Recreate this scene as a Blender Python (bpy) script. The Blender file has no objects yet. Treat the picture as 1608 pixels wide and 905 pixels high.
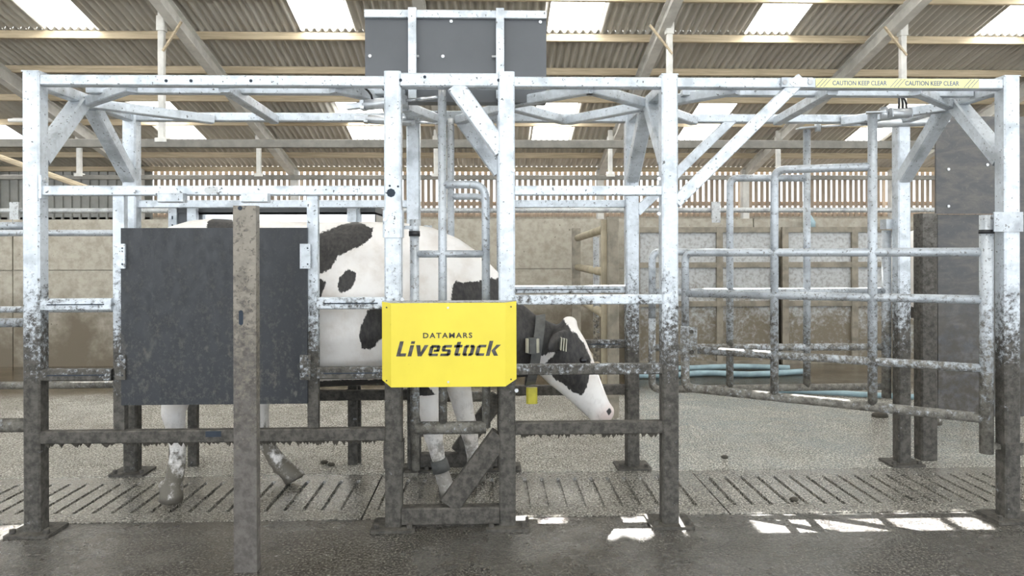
import bpy, math, random
import numpy as np
from mathutils import Vector, Matrix
random.seed(7)
SC = bpy.context.scene
COL = SC.collection

# ------------------------------------------------------------------ camera
F_PX, D0, YAW, ROLL = 1130.0, 3.3, math.radians(1.72), math.radians(0.15)
EYE = 434 * 3.3 / 1130.0
HOR = 396.0
right = Vector((math.cos(YAW), -math.sin(YAW), 0)); fwd = Vector((math.sin(YAW), math.cos(YAW), 0)); up = Vector((0, 0, 1))
cam_d = bpy.data.cameras.new('camera'); cam = bpy.data.objects.new('camera', cam_d); COL.objects.link(cam)
r2 = right * math.cos(ROLL) - up * math.sin(ROLL); u2 = right * math.sin(ROLL) + up * math.cos(ROLL)
M = Matrix((r2, u2, -fwd)).transposed().to_4x4(); M.translation = Vector((0, -D0, EYE)); cam.matrix_world = M
cam_d.sensor_fit = 'HORIZONTAL'; cam_d.sensor_width = 36.0; cam_d.lens = F_PX / 1608.0 * 36.0
cam_d.shift_y = -(452.5 - HOR) / 1608.0; cam_d.clip_start = 0.05; cam_d.clip_end = 300
SC.camera = cam

# ------------------------------------------------------------------ world, sun, exposure
SC.view_settings.view_transform = 'Standard'; SC.view_settings.look = 'None'
SC.view_settings.gamma = 1.0; SC.view_settings.use_curve_mapping = False
SC.view_settings.exposure = 1.8
SC.cycles.use_denoising = True
SC.cycles.max_bounces = 8; SC.cycles.diffuse_bounces = 5; SC.cycles.sample_clamp_indirect = 8.0
w = bpy.data.worlds.new('sky'); SC.world = w; w.use_nodes = True
bg = w.node_tree.nodes['Background']; bg.inputs['Color'].default_value = (0.86, 0.93, 1.0, 1); bg.inputs['Strength'].default_value = 1.0
sun_d = bpy.data.lights.new('sun', 'SUN'); sun_d.energy = 14.0; sun_d.angle = math.radians(0.3); sun_d.color = (1.0, 0.98, 0.95)
sun = bpy.data.objects.new('sun', sun_d); COL.objects.link(sun)
SUN_DIR = Vector((-.35, -5.6, -6.367)).normalized()   # low-ish sun behind the far wall
sun.rotation_euler = SUN_DIR.to_track_quat('-Z', 'Y').to_euler(); sun.location = (0, 9, 14)

# ------------------------------------------------------------------ measuring helpers (camera pixel -> point on a real plane)
def ray(px, py):
    u = (px - 804) / F_PX; v = (HOR - py) / F_PX
    u, v = u * math.cos(ROLL) + v * math.sin(ROLL), -u * math.sin(ROLL) + v * math.cos(ROLL)
    return (u * math.cos(YAW) + math.sin(YAW), -u * math.sin(YAW) + math.cos(YAW), v)
def at(px, py, Y):
    d = ray(px, py); t = (Y + D0) / d[1]
    return Vector((t * d[0], Y, EYE + t * d[2]))
def X(px, Y, py=450): return at(px, py, Y).x
def Z(py, Y, px=770): return at(px, py, Y).z
def on(px, py, A, B):
    """point of the vertical plane through A,B seen at a pixel"""
    d = ray(px, py); ex, ey = B[0] - A[0], B[1] - A[1]
    den = d[0] * ey - d[1] * ex
    t = (A[0] * ey - (A[1] + D0) * ex) / den
    return Vector((t * d[0], t * d[1] - D0, EYE + t * d[2]))

# ------------------------------------------------------------------ materials
def new_mat(name):
    m = bpy.data.materials.new(name); m.use_nodes = True
    return m, m.node_tree.nodes, m.node_tree.links, m.node_tree.nodes['Principled BSDF']
class NT:
    def __init__(s, name):
        s.m, s.n, s.l, s.b = new_mat(name)
        s.geo = s.n.new('ShaderNodeNewGeometry'); s.pos = s.geo.outputs['Position']
    def sock(s, node_in, v):
        if hasattr(v, 'is_output'): s.l.new(v, node_in)
        else: node_in.default_value = v
    def noise(s, scale, detail=4, rough=.55, vec=None, dist=0):
        n = s.n.new('ShaderNodeTexNoise'); s.l.new(vec or s.pos, n.inputs['Vector'])
        n.inputs['Scale'].default_value = scale; n.inputs['Detail'].default_value = detail
        n.inputs['Roughness'].default_value = rough; n.inputs['Distortion'].default_value = dist
        return n.outputs['Fac']
    def voro(s, scale, out='Distance', vec=None):
        n = s.n.new('ShaderNodeTexVoronoi'); s.l.new(vec or s.pos, n.inputs['Vector']); n.inputs['Scale'].default_value = scale
        return n.outputs[out]
    def scaled(s, vec3, src=None):
        n = s.n.new('ShaderNodeVectorMath'); n.operation = 'MULTIPLY'; s.l.new(src or s.pos, n.inputs[0]); n.inputs[1].default_value = vec3
        return n.outputs[0]
    def xyz(s, src=None):
        n = s.n.new('ShaderNodeSeparateXYZ'); s.l.new(src or s.pos, n.inputs[0]); return n.outputs
    def math(s, op, a, b=0.0, clamp=False):
        n = s.n.new('ShaderNodeMath'); n.operation = op; n.use_clamp = clamp; s.sock(n.inputs[0], a); s.sock(n.inputs[1], b); return n.outputs[0]
    def ramp(s, v, a, b, lo=0.0, hi=1.0, smooth=True):
        n = s.n.new('ShaderNodeMapRange'); n.interpolation_type = 'SMOOTHSTEP' if smooth else 'LINEAR'
        s.sock(n.inputs['Value'], v); n.inputs['From Min'].default_value = a; n.inputs['From Max'].default_value = b
        n.inputs['To Min'].default_value = lo; n.inputs['To Max'].default_value = hi
        return n.outputs[0]
    def mix(s, f, a, b):
        n = s.n.new('ShaderNodeMix'); n.data_type = 'RGBA'; s.sock(n.inputs[0], f)
        for i, v in ((6, a), (7, b)):
            if hasattr(v, 'is_output'): s.l.new(v, n.inputs[i])
            else: n.inputs[i].default_value = (*v, 1) if len(v) == 3 else v
        return n.outputs[2]
    def bump(s, h, strength=.3, dist=.01):
        n = s.n.new('ShaderNodeBump'); n.inputs['Strength'].default_value = strength; n.inputs['Distance'].default_value = dist
        s.l.new(h, n.inputs['Height']); s.l.new(n.outputs[0], s.b.inputs['Normal'])
    def set(s, color=None, rough=None, metal=None, spec=None):
        for k, v in (('Base Color', color), ('Roughness', rough), ('Metallic', metal), ('Specular IOR Level', spec)):
            if v is None: continue
            if isinstance(v, tuple) and len(v) == 3: v = (*v, 1)
            s.sock(s.b.inputs[k], v)
        return s.m

MUD_A, MUD_B = (0.03, 0.027, 0.022), (0.085, 0.078, 0.066)
def galv(name, z_lo=.58, z_hi=1.5, base=(.56, .6, .64), speck=.66, k=1.0, mudb=MUD_B, muda=MUD_A):
    t = NT(name)
    span = t.voro(55, 'Color'); sx = t.xyz(span)[0]
    cl = t.mix(sx, tuple(c * .86 for c in base), base)
    cl = t.mix(t.ramp(t.noise(9, 5), .48, .7), cl, tuple(c * .62 for c in base))
    z = t.xyz()[2]
    rz = t.ramp(z, z_lo, z_hi, 1, 0, smooth=False)
    n1 = t.math('ADD', t.math('MULTIPLY', t.noise(6, 6, .75), .35), t.math('MULTIPLY', t.noise(42, 6, .8), .65))
    mud = t.ramp(t.math('ADD', rz, t.math('MULTIPLY', t.math('SUBTRACT', n1, .5), 2.8 * k)), .42, .8)
    sp = t.ramp(t.noise(75, 2, .5), speck, speck + .05)
    sp2 = t.ramp(t.noise(38, 3, .6, dist=1), speck + .02, speck + .06)
    mud = t.math('MAXIMUM', mud, t.math('MULTIPLY', t.math('MAXIMUM', sp, sp2), .8))
    mc = t.mix(t.ramp(t.noise(30, 5, .7), .35, .65), muda, mudb)
    t.set(t.mix(mud, cl, mc), t.ramp(mud, 0, 1, .38, .75), t.ramp(mud, 0, 1, .35, 0))
    t.bump(t.math('ADD', t.math('MULTIPLY', mud, t.noise(60, 4)), t.math('MULTIPLY', sx, .05)), .5, .006)
    return t.m
def plain(name, col, rough=.5, metal=0.0, var=.25, scale=12, bump=0.0, col2=None):
    t = NT(name)
    c2 = col2 or tuple(c * (1 - var) for c in col)
    t.set(t.mix(t.ramp(t.noise(scale, 5, .6), .35, .7), col, c2), rough, metal)
    if bump: t.bump(t.noise(scale * 6, 4), bump, .004)
    return t.m

MAT = {}
MAT['galv'] = galv('galvanised_steel')
MAT['galv_gate'] = galv('galvanised_tube_muddy', .35, 1.5, (.46, .49, .52), .63, 1.1, (.19, .178, .152), (.075, .068, .056))
MAT['galv_far'] = galv('galvanised_weathered', .3, 1.6, (.42, .43, .43), .62, 1.2, (.24, .21, .16))
MAT['mudsteel'] = galv('mud_caked_steel', .5, 2.6, (.12, .112, .098), .6, 1.0, (.085, .077, .065))
MAT['zinc'] = plain('bright_zinc', (.6, .62, .64), .35, .6)
MAT['stainless'] = plain('stainless_sheet', (.7, .71, .72), .22, .9, .1)
MAT['black'] = plain('black_rubber', (.012, .012, .013), .5)
MAT['dark'] = plain('dark_shadow_gap', (.01, .01, .01), .9)
MAT['hosewhite'] = plain('pale_blue_hose', (.27, .38, .42), .4)
MAT['bolt'] = plain('bolt_head', (.55, .56, .57), .35, .5)
MAT['holes'] = plain('bolt_hole', (.02, .03, .045), .8)
# dark boards
t = NT('dark_rubber_board'); z = t.xyz()[2]
n1 = t.noise(3.2, 6, .65); n2 = t.noise(22, 6, .7, vec=t.scaled((1, 1, .55)))
m1 = t.ramp(t.math('ADD', t.math('MULTIPLY', n1, .6), t.math('MULTIPLY', n2, .55)), .60, .72)
m1 = t.math('MULTIPLY', m1, t.ramp(z, .45, 1.35, .85, .12))
m2 = t.math('MULTIPLY', t.ramp(t.noise(5, 5, .6, vec=t.scaled((1.6, 1, .8))), .62, .72), t.ramp(z, .62, .95, .9, 0))
fine = t.noise(60, 6, .8, vec=t.scaled((1, 1, .8)))
c = t.mix(n2, (.007, .009, .012), (.02, .0225, .027)); c = t.mix(t.math('MULTIPLY', t.ramp(t.math('ADD', fine, t.math('MULTIPLY', n2, .5)), .74, .9), t.ramp(z, .5, 1.38, .8, .25)), c, (.06, .058, .053))
c = t.mix(t.math('MULTIPLY', m1, t.ramp(fine, .35, .6)), c, (.085, .078, .066)); c = t.mix(m2, c, (.15, .145, .12))
t.set(c, t.ramp(n2, .3, .7, .38, .65)); t.bump(n2, .25, .004); MAT['board'] = t.m
t = NT('brown_stained_board'); z = t.xyz()[2]
n2 = t.noise(9, 6, .7, vec=t.scaled((.6, 1, 1.6)), dist=.6)
c = t.mix(t.ramp(n2, .35, .75), (.06, .061, .065), (.12, .11, .098)); c = t.mix(t.ramp(t.noise(40, 6, .75), .55, .7, 0, .5), c, (.16, .15, .13)); c = t.mix(t.math('MULTIPLY', t.ramp(z, .4, 1.3, 1, 0), t.ramp(t.noise(12, 6, .7), .35, .6)), c, (.045, .037, .026))
t.set(c, .5); t.bump(n2, .2, .004); MAT['board2'] = t.m
MAT['panel'] = plain('charcoal_panel', (.075, .08, .088), .42, 0, .15, 2.5)
t = NT('yellow_paint')
sp = t.ramp(t.noise(45, 4, .6), .69, .74); sc2 = t.math('MULTIPLY', sp, t.ramp(t.noise(5, 2), .5, .6))
t.set(t.mix(sc2, t.mix(t.ramp(t.noise(4, 3), .4, .7), (.70, .58, .045), (.66, .54, .04)), (.22, .17, .05)), .42); MAT['yellow'] = t.m
MAT['letter'] = plain('stencil_letter', (.03, .028, .026), .7, 0, .6, 30, col2=(.10, .095, .09))
MAT['tape'] = plain('caution_tape', (.72, .70, .32), .4, 0, .1)
MAT['tapetext'] = plain('tape_print', (.10, .13, .24), .5)
# timber
def timber(name, a, b, sc=(.6, 12, 12)):
    t = NT(name); n = t.noise(2.2, 6, .65, vec=t.scaled(sc), dist=.5)
    t.set(t.mix(t.ramp(n, .3, .7), a, b), .75); t.bump(n, .2, .01); return t.m
MAT['timber'] = timber('pale_timber', (.60, .50, .35), (.40, .33, .225))
MAT['slat'] = timber('weathered_slat', (.42, .34, .26), (.29, .235, .185), (9, 9, .7))
t = NT('fibre_cement_sheet'); n = t.noise(1.1, 5, .6, vec=t.scaled((3, .6, 1)))
t.set(t.mix(t.ramp(n, .3, .7), (.60, .585, .54), (.46, .44, .395)), .38); MAT['roof'] = t.m
MAT['rafter'] = plain('painted_rafter', (.74, .73, .69), .5, .1, .25, 3)
MAT['cladding'] = plain('grey_cladding', (.26, .26, .24), .5, .2, .15, 4)
# skylight sheet
m, nn, ll, b = new_mat('translucent_sheet'); nn.remove(b); tr = nn.new('ShaderNodeBsdfTranslucent'); tr.inputs['Color'].default_value = (.95, .95, .93, 1)
tp = nn.new('ShaderNodeBsdfTransparent'); tp.inputs['Color'].default_value = (.9, .95, 1, 1); mx = nn.new('ShaderNodeMixShader'); mx.inputs[0].default_value = .02
ll.new(tr.outputs[0], mx.inputs[1]); ll.new(tp.outputs[0], mx.inputs[2]); ll.new(mx.outputs[0], nn['Material Output'].inputs['Surface']); MAT['skylight'] = m
# concrete wall
t = NT('stained_concrete'); z = t.xyz()[2]
n = t.noise(2.5, 6, .65); n2 = t.noise(14, 5, .65); stain = t.ramp(t.math('ADD', t.ramp(z, .1, 1.5, .75, 0), t.math('MULTIPLY', t.math('SUBTRACT', n, .5), 1.2)), .25, .75)
c = t.mix(t.ramp(n2, .35, .7), (.38, .35, .29), (.28, .25, .20)); c = t.mix(stain, c, (.125, .102, .07))
c = t.mix(t.ramp(t.noise(24, 4, .7), .66, .72), c, (.1, .085, .06)); t.set(c, .8); t.bump(n2, .3, .01); MAT['concrete'] = t.m
# wet floor
def floor_mat(name, dark, light, wet_noise, r_lo, r_hi, bumpd, brown=0):
    t = NT(name); y = t.xyz()[1]
    n = t.noise(1.3, 6, .65); grit_glint = t.noise(95, 3, .6); grit2 = t.voro(62, 'Distance'); n3 = t.noise(9, 5, .65)
    c = t.mix(t.ramp(t.math('ADD', t.math('MULTIPLY', n3, .45), t.math('MULTIPLY', t.noise(45, 4, .7), .55)), .38, .64), dark, light)
    c = t.mix(t.ramp(grit_glint, .5, .6, 0, .85), c, tuple(q * 2.1 for q in light)); c = t.mix(t.ramp(t.noise(62, 3, .7), .54, .62, 0, .85), c, tuple(q * .3 for q in dark))  # pale specks put the floor's glints into the colour; dark specks mark pits
    rough = t.ramp(t.math('ADD', t.math('MULTIPLY', n, .7), t.math('MULTIPLY', n3, .3)), .42, .6, r_lo, r_hi)
    h = t.math('ADD', grit_glint, t.math('MULTIPLY', grit2, .6))
    if brown:
        pud = t.ramp(t.math('ADD', y, t.math('MULTIPLY', t.math('SUBTRACT', n, .5), 1.6)), 2.9, 3.5)
        c = t.mix(pud, c, (.06, .042, .02)); rough = t.math('MULTIPLY', rough, t.ramp(pud, 0, 1, 1, .4)); h = t.math('MULTIPLY', h, t.ramp(pud, 0, 1, 1, .12))
    t.set(c, rough); t.bump(h, 1.0, bumpd)
    # thin film of water lying on top
    film = t.ramp(t.noise(2.1, 5, .6), .38, .6, .25, 1.0); t.l.new(film, t.b.inputs['Coat Weight'])
    t.b.inputs['Coat Roughness'].default_value = .07; t.b.inputs['Coat IOR'].default_value = 1.45
    bn = t.n.new('ShaderNodeBump'); bn.inputs['Strength'].default_value = 1.0; bn.inputs['Distance'].default_value = wet_noise
    t.l.new(t.math('ADD', t.noise(26, 4, .65), t.math('MULTIPLY', t.noise(80, 2), .35)), bn.inputs['Height']); t.l.new(bn.outputs[0], t.b.inputs['Coat Normal'])
    return t.m
MAT['floor'] = floor_mat('wet_dungy_concrete', (.03, .027, .022), (.075, .07, .06), .006, .1, .34, .008)
MAT['floor_rear'] = floor_mat('wet_gritty_sheen_concrete', (.2, .19, .16), (.42, .405, .36), .012, .08, .2, .014, 1)  # paler rear tone carries the bright reflections in its colour
MAT['yard_bounce'] = plain('pale_bounce_concrete', (.55, .54, .51), .8)  # pale so that sunlight bounces off it into the barn
MAT['slab'] = floor_mat('wet_grooved_concrete', (.1, .094, .08), (.22, .21, .185), .005, .05, .22, .0022)
MAT['clod'] = plain('dung_clod', (.05, .043, .03), .7, 0, .4, 30, .4)
MAT['crust'] = plain('caked_mud', (.075, .066, .052), .8, 0, .4, 40, .5)

# ------------------------------------------------------------------ object helpers
def link(o, parent=None):
    COL.objects.link(o)
    if parent is not None: o.parent = parent
    return o
ORG = {}
def origin(o):
    return ORG.get(o.name, Vector((0, 0, 0))) if o is not None else Vector((0, 0, 0))
def tag(o, label, cat, group=None):
    o['label'] = label; o['category'] = cat
    if group: o['group'] = group
    return o
def thing(name, label, cat, loc, group=None):
    o = bpy.data.objects.new(name, None); o.empty_display_size = .1; o.location = loc; COL.objects.link(o)
    ORG[o.name] = Vector(loc); return tag(o, label, cat, group)
class MB:
    def __init__(s): s.v = []; s.f = []
    def add(s, vs, fs):
        b = len(s.v); s.v += [Vector(p) for p in vs]; s.f += [tuple(b + i for i in q) for q in fs]; return s
    def box(s, x0, x1, y0, y1, z0, z1):
        return s.add([(x0,y0,z0),(x1,y0,z0),(x1,y1,z0),(x0,y1,z0),(x0,y0,z1),(x1,y0,z1),(x1,y1,z1),(x0,y1,z1)],
                     [(0,3,2,1),(4,5,6,7),(0,1,5,4),(1,2,6,5),(2,3,7,6),(3,0,4,7)])
    def loft(s, rings, closed=False):
        n = len(rings[0]); vs = [p for r in rings for p in r]; fs = []
        for i in range(len(rings) - 1):
            for j in range(n): fs.append((i*n+j, i*n+(j+1)%n, (i+1)*n+(j+1)%n, (i+1)*n+j))
        fs.append(tuple(range(n-1, -1, -1))); fs.append(tuple(range((len(rings)-1)*n, len(rings)*n)))
        return s.add(vs, fs)
    def beam(s, p, q, w, h, upv=(0, 0, 1), c=None):
        """rectangular section with softened corners: w across, h along upv"""
        p, q = Vector(p), Vector(q); d = (q - p).normalized(); upv = Vector(upv)
        sd = d.cross(upv).normalized(); u = sd.cross(d).normalized(); c = min(w, h) * .1 if c is None else c
        a, b = w / 2, h / 2
        prof = [(-a+c,-b),(a-c,-b),(a,-b+c),(a,b-c),(a-c,b),(-a+c,b),(-a,b-c),(-a,-b+c)]
        return s.loft([[o + sd * x + u * y for x, y in prof] for o in (p, q)])
    def post(s, x0, x1, y0, y1, z0, z1):
        return s.beam(((x0+x1)/2, (y0+y1)/2, z0), ((x0+x1)/2, (y0+y1)/2, z1), x1 - x0, y1 - y0, (0, 1, 0))
    def tube(s, pts, r, n=14):
        pts = [Vector(p) for p in pts]; rr = r if isinstance(r, (list, tuple)) else [r] * len(pts)
        rings = []; u = None
        for i, p in enumerate(pts):
            d = (pts[min(i+1, len(pts)-1)] - pts[max(i-1, 0)]).normalized()
            if u is None: u = d.orthogonal().normalized()
            u = (u - d * u.dot(d)).normalized(); v = d.cross(u)
            rings.append([p + (u * math.cos(2*math.pi*k/n) + v * math.sin(2*math.pi*k/n)) * rr[i] for k in range(n)])
        return s.loft(rings)
    def ball(s, c, rx, ry=None, rz=None, n=10, m=7):
        ry = ry or rx; rz = rz or rx; c = Vector(c)
        rings = []
        for i in range(1, m):
            a = math.pi * i / m
            rings.append([c + Vector((rx*math.sin(a)*math.cos(2*math.pi*k/n), ry*math.sin(a)*math.sin(2*math.pi*k/n), -rz*math.cos(a))) for k in range(n)])
        return s.loft(rings)
    def build(s, name, mat, parent=None, smooth=False, kind=None, label=None):
        o0 = origin(parent); me = bpy.data.meshes.new(name)
        me.from_pydata([tuple(p - o0) for p in s.v], [], s.f); me.update()
        if smooth:
            for p in me.polygons: p.use_smooth = len(p.vertices) <= 4
        if mat is not None: me.materials.append(MAT[mat] if isinstance(mat, str) else mat)
        o = bpy.data.objects.new(name, me); link(o, parent); ORG[o.name] = o0.copy()
        if kind: o['kind'] = kind
        if label: o['label'] = label
        return o
def bend(p0, corner, p1, r, n=6):
    """polyline p0 -> rounded corner -> p1"""
    p0, c, p1 = Vector(p0), Vector(corner), Vector(p1)
    a = c + (p0 - c).normalized() * r; b = c + (p1 - c).normalized() * r
    out = [p0]
    for i in range(n + 1):
        t = i / n; out.append(a * (1-t)**2 + c * 2*t*(1-t) + b * t*t)
    return out + [p1]
def solo(mb, name, mat, label, cat, group=None, smooth=False):
    lo = Vector((min(p.x for p in mb.v), min(p.y for p in mb.v), min(p.z for p in mb.v))); hi = Vector((max(p.x for p in mb.v), max(p.y for p in mb.v), 0))
    c = Vector(((lo.x+hi.x)/2, (lo.y+hi.y)/2, lo.z)); mb.v = [p - c for p in mb.v]
    o = mb.build(name, mat, None, smooth); o.location = c; ORG[o.name] = c
    return tag(o, label, cat, group)
def text_mesh(txt, size, loc, width, name, mat, parent, shear=0, bold=0, extr=.0006, spacing=1.0):
    cu = bpy.data.curves.new(name, 'FONT'); cu.body = txt; cu.size = size; cu.align_x = 'CENTER'; cu.align_y = 'CENTER'
    cu.shear = shear; cu.offset = bold; cu.extrude = extr; cu.space_character = spacing; cu.resolution_u = 3
    tmp = bpy.data.objects.new('tmp_text', cu); COL.objects.link(tmp)
    dg = bpy.context.evaluated_depsgraph_get(); me = bpy.data.meshes.new_from_object(tmp.evaluated_get(dg))
    bpy.data.objects.remove(tmp); bpy.data.curves.remove(cu)
    xs = [v.co.x for v in me.vertices]; w0 = max(xs) - min(xs); sx = width / w0; mid = (max(xs) + min(xs)) / 2
    ys = [v.co.y for v in me.vertices]; my = (max(ys) + min(ys)) / 2; o0 = origin(parent)
    for v in me.vertices:
        x, y, zz = v.co; v.co = Vector(((x - mid) * sx, -zz, y - my)) + Vector(loc) - o0
    me.materials.clear(); me.materials.append(MAT[mat]); me.name = name
    o = bpy.data.objects.new(name, me); link(o, parent); ORG[o.name] = o0.copy(); return o

# ================================================================== THE BARN
def structure(o): o['kind'] = 'structure'; return o
# floor: two poured areas and the grooved slabs between them
S0, S1 = .14, .83
mb = MB()
mb.box(-40, 40, -9.3, S0 - .012, -.1, 0); mb.box(-40, 40, S0 - .01, S1 + .01, -.12, -.05)
floor = structure(mb.build('floor', 'floor'))
MB().box(-40, 40, S1 + .011, 40, -.1, 0).build('rear_slab', 'floor_rear', floor)
MB().box(-60, 60, -60, -9.3, -.1, 0).build('yard_bounce_slab', 'yard_bounce', floor)  # unseen ground added to bounce sunlight up to the roof underside
pitch = .0925; gw = .021; x = -3.2
slab_x = [(-3.2, -.62), (-.612, 1.15), (1.158, 3.6)]
for a, bb in slab_x:
    mb = MB(); xs = [a]; gx = a + .05
    groove = []
    while gx + gw < bb - .04:
        groove.append((gx, gx + gw)); gx += pitch
    yg0, yg1 = S0 + .12, S1 - .105
    mb.add([(a, S0, 0), (bb, S0, 0), (bb, yg0, 0), (a, yg0, 0)], [(0, 1, 2, 3)])
    mb.add([(a, yg1, 0), (bb, yg1, 0), (bb, S1, 0), (a, S1, 0)], [(0, 1, 2, 3)])
    edges = [a] + [e for g in groove for e in g] + [bb]
    for i in range(0, len(edges), 2):
        e0, e1 = edges[i], edges[i+1]; mb.add([(e0, yg0, 0), (e1, yg0, 0), (e1, yg1, 0), (e0, yg1, 0)], [(0, 1, 2, 3)])
    dz = -.016
    for g0, g1 in groove:
        mb.add([(g0, yg0, 0), (g1, yg0, 0), (g1, yg1, 0), (g0, yg1, 0), (g0+.003, yg0+.004, dz), (g1-.003, yg0+.004, dz), (g1-.003, yg1-.004, dz), (g0+.003, yg1-.004, dz)],
               [(4, 5, 6, 7), (0, 1, 5, 4), (1, 2, 6, 5), (2, 3, 7, 6), (3, 0, 4, 7)])
    for p, q in (((a, S0), (bb, S0)), ((a, S1), (bb, S1)), ((a, S0), (a, S1)), ((bb, S0), (bb, S1))):
        mb.add([(*p, 0), (*q, 0), (*q, -.06), (*p, -.06)], [(0, 1, 2, 3)])
    mb.build('grooved_slab', 'slab', floor)

# roof
RH, RS = 1.2674 + 7.29, .246
def rz(Y): return RH - RS * (Y + D0) if Y >= RIDGE else RH - RS * (RIDGE + D0) - RS * (RIDGE - Y)
RIDGE = -4.6; EAVE = 16.75; FRONT = -13.0; XL, XR = -21.5, 23.0
SKY_X = [(-16.6, -15.7), (-12.3, -11.4), (-7.93, -7.03), (-3.42, -2.5), (1.05, 1.98), (4.70, 5.55), (9.04, 9.94), (13.2, 14.1), (17.4, 18.3)]
SKY_Y = [(-12.6, -10.15), (-7.6, -5.15), (-2.6, -.15), (2.4, 4.85), (7.4, 9.86), (12.45, 14.85)]
def sheet(mb, x0, x1, y0, y1, corr):
    if corr:
        n = max(2, int(round((x1 - x0) / .0233))); xs = [x0 + (x1 - x0) * i / n for i in range(n + 1)]
        zf = lambda q: .03 * math.tanh(2.2 * math.sin(2 * math.pi * q / .14))
    else: xs = [x0, x1]; zf = lambda q: 0
    vs = []
    for q in xs: vs += [(q, y0, rz(y0) + zf(q)), (q, y1, rz(y1) + zf(q))]
    mb.add(vs, [(2*i, 2*i+2, 2*i+3, 2*i+1) for i in range(len(xs) - 1)])
roof = MB(); sky_rects = []
cuts = sorted({FRONT, RIDGE - .02, RIDGE, EAVE} | {v for r in SKY_Y for v in r})
HX = []   # unseen gaps added in the roof, shaped to cast the floor's sun patches
SLOT = 5.6; shift = SUN_DIR.x / -SUN_DIR.z * rz(SLOT)
for a, b in ((712, 890), (950, 1080), (1186, 1296), (1302, 1478), (1498, 1540), (-80, 24)):
    HX.append((X(a, 0, 830) - shift, X(b, 0, 830) - shift))
SUN_GAP = .1  # half width of the added sun gaps
cuts = sorted((set(cuts) - {RIDGE - .02}) | {SLOT - SUN_GAP, SLOT + SUN_GAP})
for y0, y1 in zip(cuts[:-1], cuts[1:]):
    inrow = any(r[0] <= y0 + 1e-4 and y1 <= r[1] + 1e-4 for r in SKY_Y); sun_gap = abs((y0 + y1) / 2 - SLOT) < .05
    corr = y0 > 2
    holes = SKY_X if inrow else (sorted(HX) if sun_gap else [])
    xx = XL
    for h0, h1 in holes:
        sheet(roof, xx, h0, y0, y1, corr); xx = h1
        if inrow: sky_rects.append((h0, h1, y0, y1, corr))
    sheet(roof, xx, XR, y0, y1, corr)
ceiling = structure(roof.build('ceiling', 'roof', None, True))
for h0, h1, y0, y1, corr in sky_rects:
    mb = MB(); sheet(mb, h0, h1, y0, y1, corr); mb.build('skylight', 'skylight', ceiling, True)
RAFT = [-13.7, -9.5, -5.33, -1.16, 3.03, 7.07, 11.25, 15.4]
for rx in RAFT:
    mb = MB()
    p, q = Vector((rx, RIDGE, rz(RIDGE) - .28)), Vector((rx, EAVE - .15, rz(EAVE - .15) - .28))
    mb.beam(p, q, .03, .26); mb.beam(p - Vector((0, 0, .13)), q - Vector((0, 0, .13)), .17, .025); mb.beam(p + Vector((0, 0, .13)), q + Vector((0, 0, .13)), .17, .025)
    mb.build('rafter', 'rafter', ceiling)
    mb = MB(); mb.beam((rx, EAVE - .25, 0), (rx, EAVE - .25, rz(EAVE) - .1), .2, .2, (0, 1, 0)); mb.build('stanchion', 'rafter', ceiling)
py_ = [9.9 - 1.25 * i for i in range(11)] + [11.15, 12.38, 13.62, 14.92, 15.6]
for y in py_:
    mb = MB(); mb.beam((XL, y + .04, rz(y) - .095), (XR, y + .04, rz(y) - .095), .07, .14); mb.build('purlin', 'timber', ceiling)
MAT['hungrail'] = plain('dull_steel_rail', (.21, .2, .175), .55, .1, .3, 5)
# hung pipe lines with their hangers
for Yh, zb, rad, xs in ((9.05, 3.12, .055, (-5.55, 3.1, 7.2)), (14.0, 3.06, .04, (-9.7, -5.5, -1.3, 2.9, 7.0))):
    mb = MB(); mb.beam((XL, Yh, zb), (XR, Yh, zb), .09, 2 * rad + .03); mb.build('hung_rail', 'hungrail', ceiling)
    for hx in xs:
        mb = MB(); mb.beam((hx, Yh, zb + .05), (hx, Yh, rz(Yh) - .1), .1, .1, (0, 1, 0)); mb.beam((hx, Yh, zb + .02), (hx, Yh, zb + .09), .2, .14, (0, 1, 0)); mb.beam((hx, Yh, rz(Yh) - .5), (hx, Yh, rz(Yh) - .25), .14, .14, (0, 1, 0))
        h = mb.build('hanger', 'rafter', ceiling)
        if Yh < 10:
            mb = MB(); mb.beam((hx + .04, Yh - .05, zb + 1.55), (hx + .35 * (1 if hx < 0 else -1), Yh - .05, zb + 2.05), .03, .05, (0, 1, 0)); mb.build('hanger_brace', 'timber', h)
mb = MB(); mb.beam((XL, EAVE - .08, rz(EAVE) - .06), (XR, EAVE - .08, rz(EAVE) - .06), .1, .13); mb.build('eave_beam', 'timber', ceiling)

MAT['lamp'] = plain('white_lamp_tube', (.85, .85, .83), .35, 0, .05)
for pa, pb, py, lab in ((14, 96, 189, 'white strip lamp on the roof timber behind the left front post'), (424, 548, 188, 'white strip lamp on the roof timber left of the middle posts')):
    a_, b_ = at(pa, py, 13.2), at(pb, py, 13.2)
    lamp = thing('strip_lamp', lab, 'lamp', (a_ + b_) / 2, 'strip lamps under the roof')
    MB().tube([a_, b_], .045, 10).build('tube', 'lamp', lamp, True)
    MB().box(a_.x + .1, b_.x - .1, 13.17, 13.62, a_.z + .02, a_.z + .05).build('batten', 'lamp', lamp)
solo(MB().tube([at(-60, 232, 8.4), at(0, 247, 8.4), at(158, 303, 8.4)], .045, 8), 'stay_pole', 'timber', 'pale sloping pole high up behind the left front post', 'pole')
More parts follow.
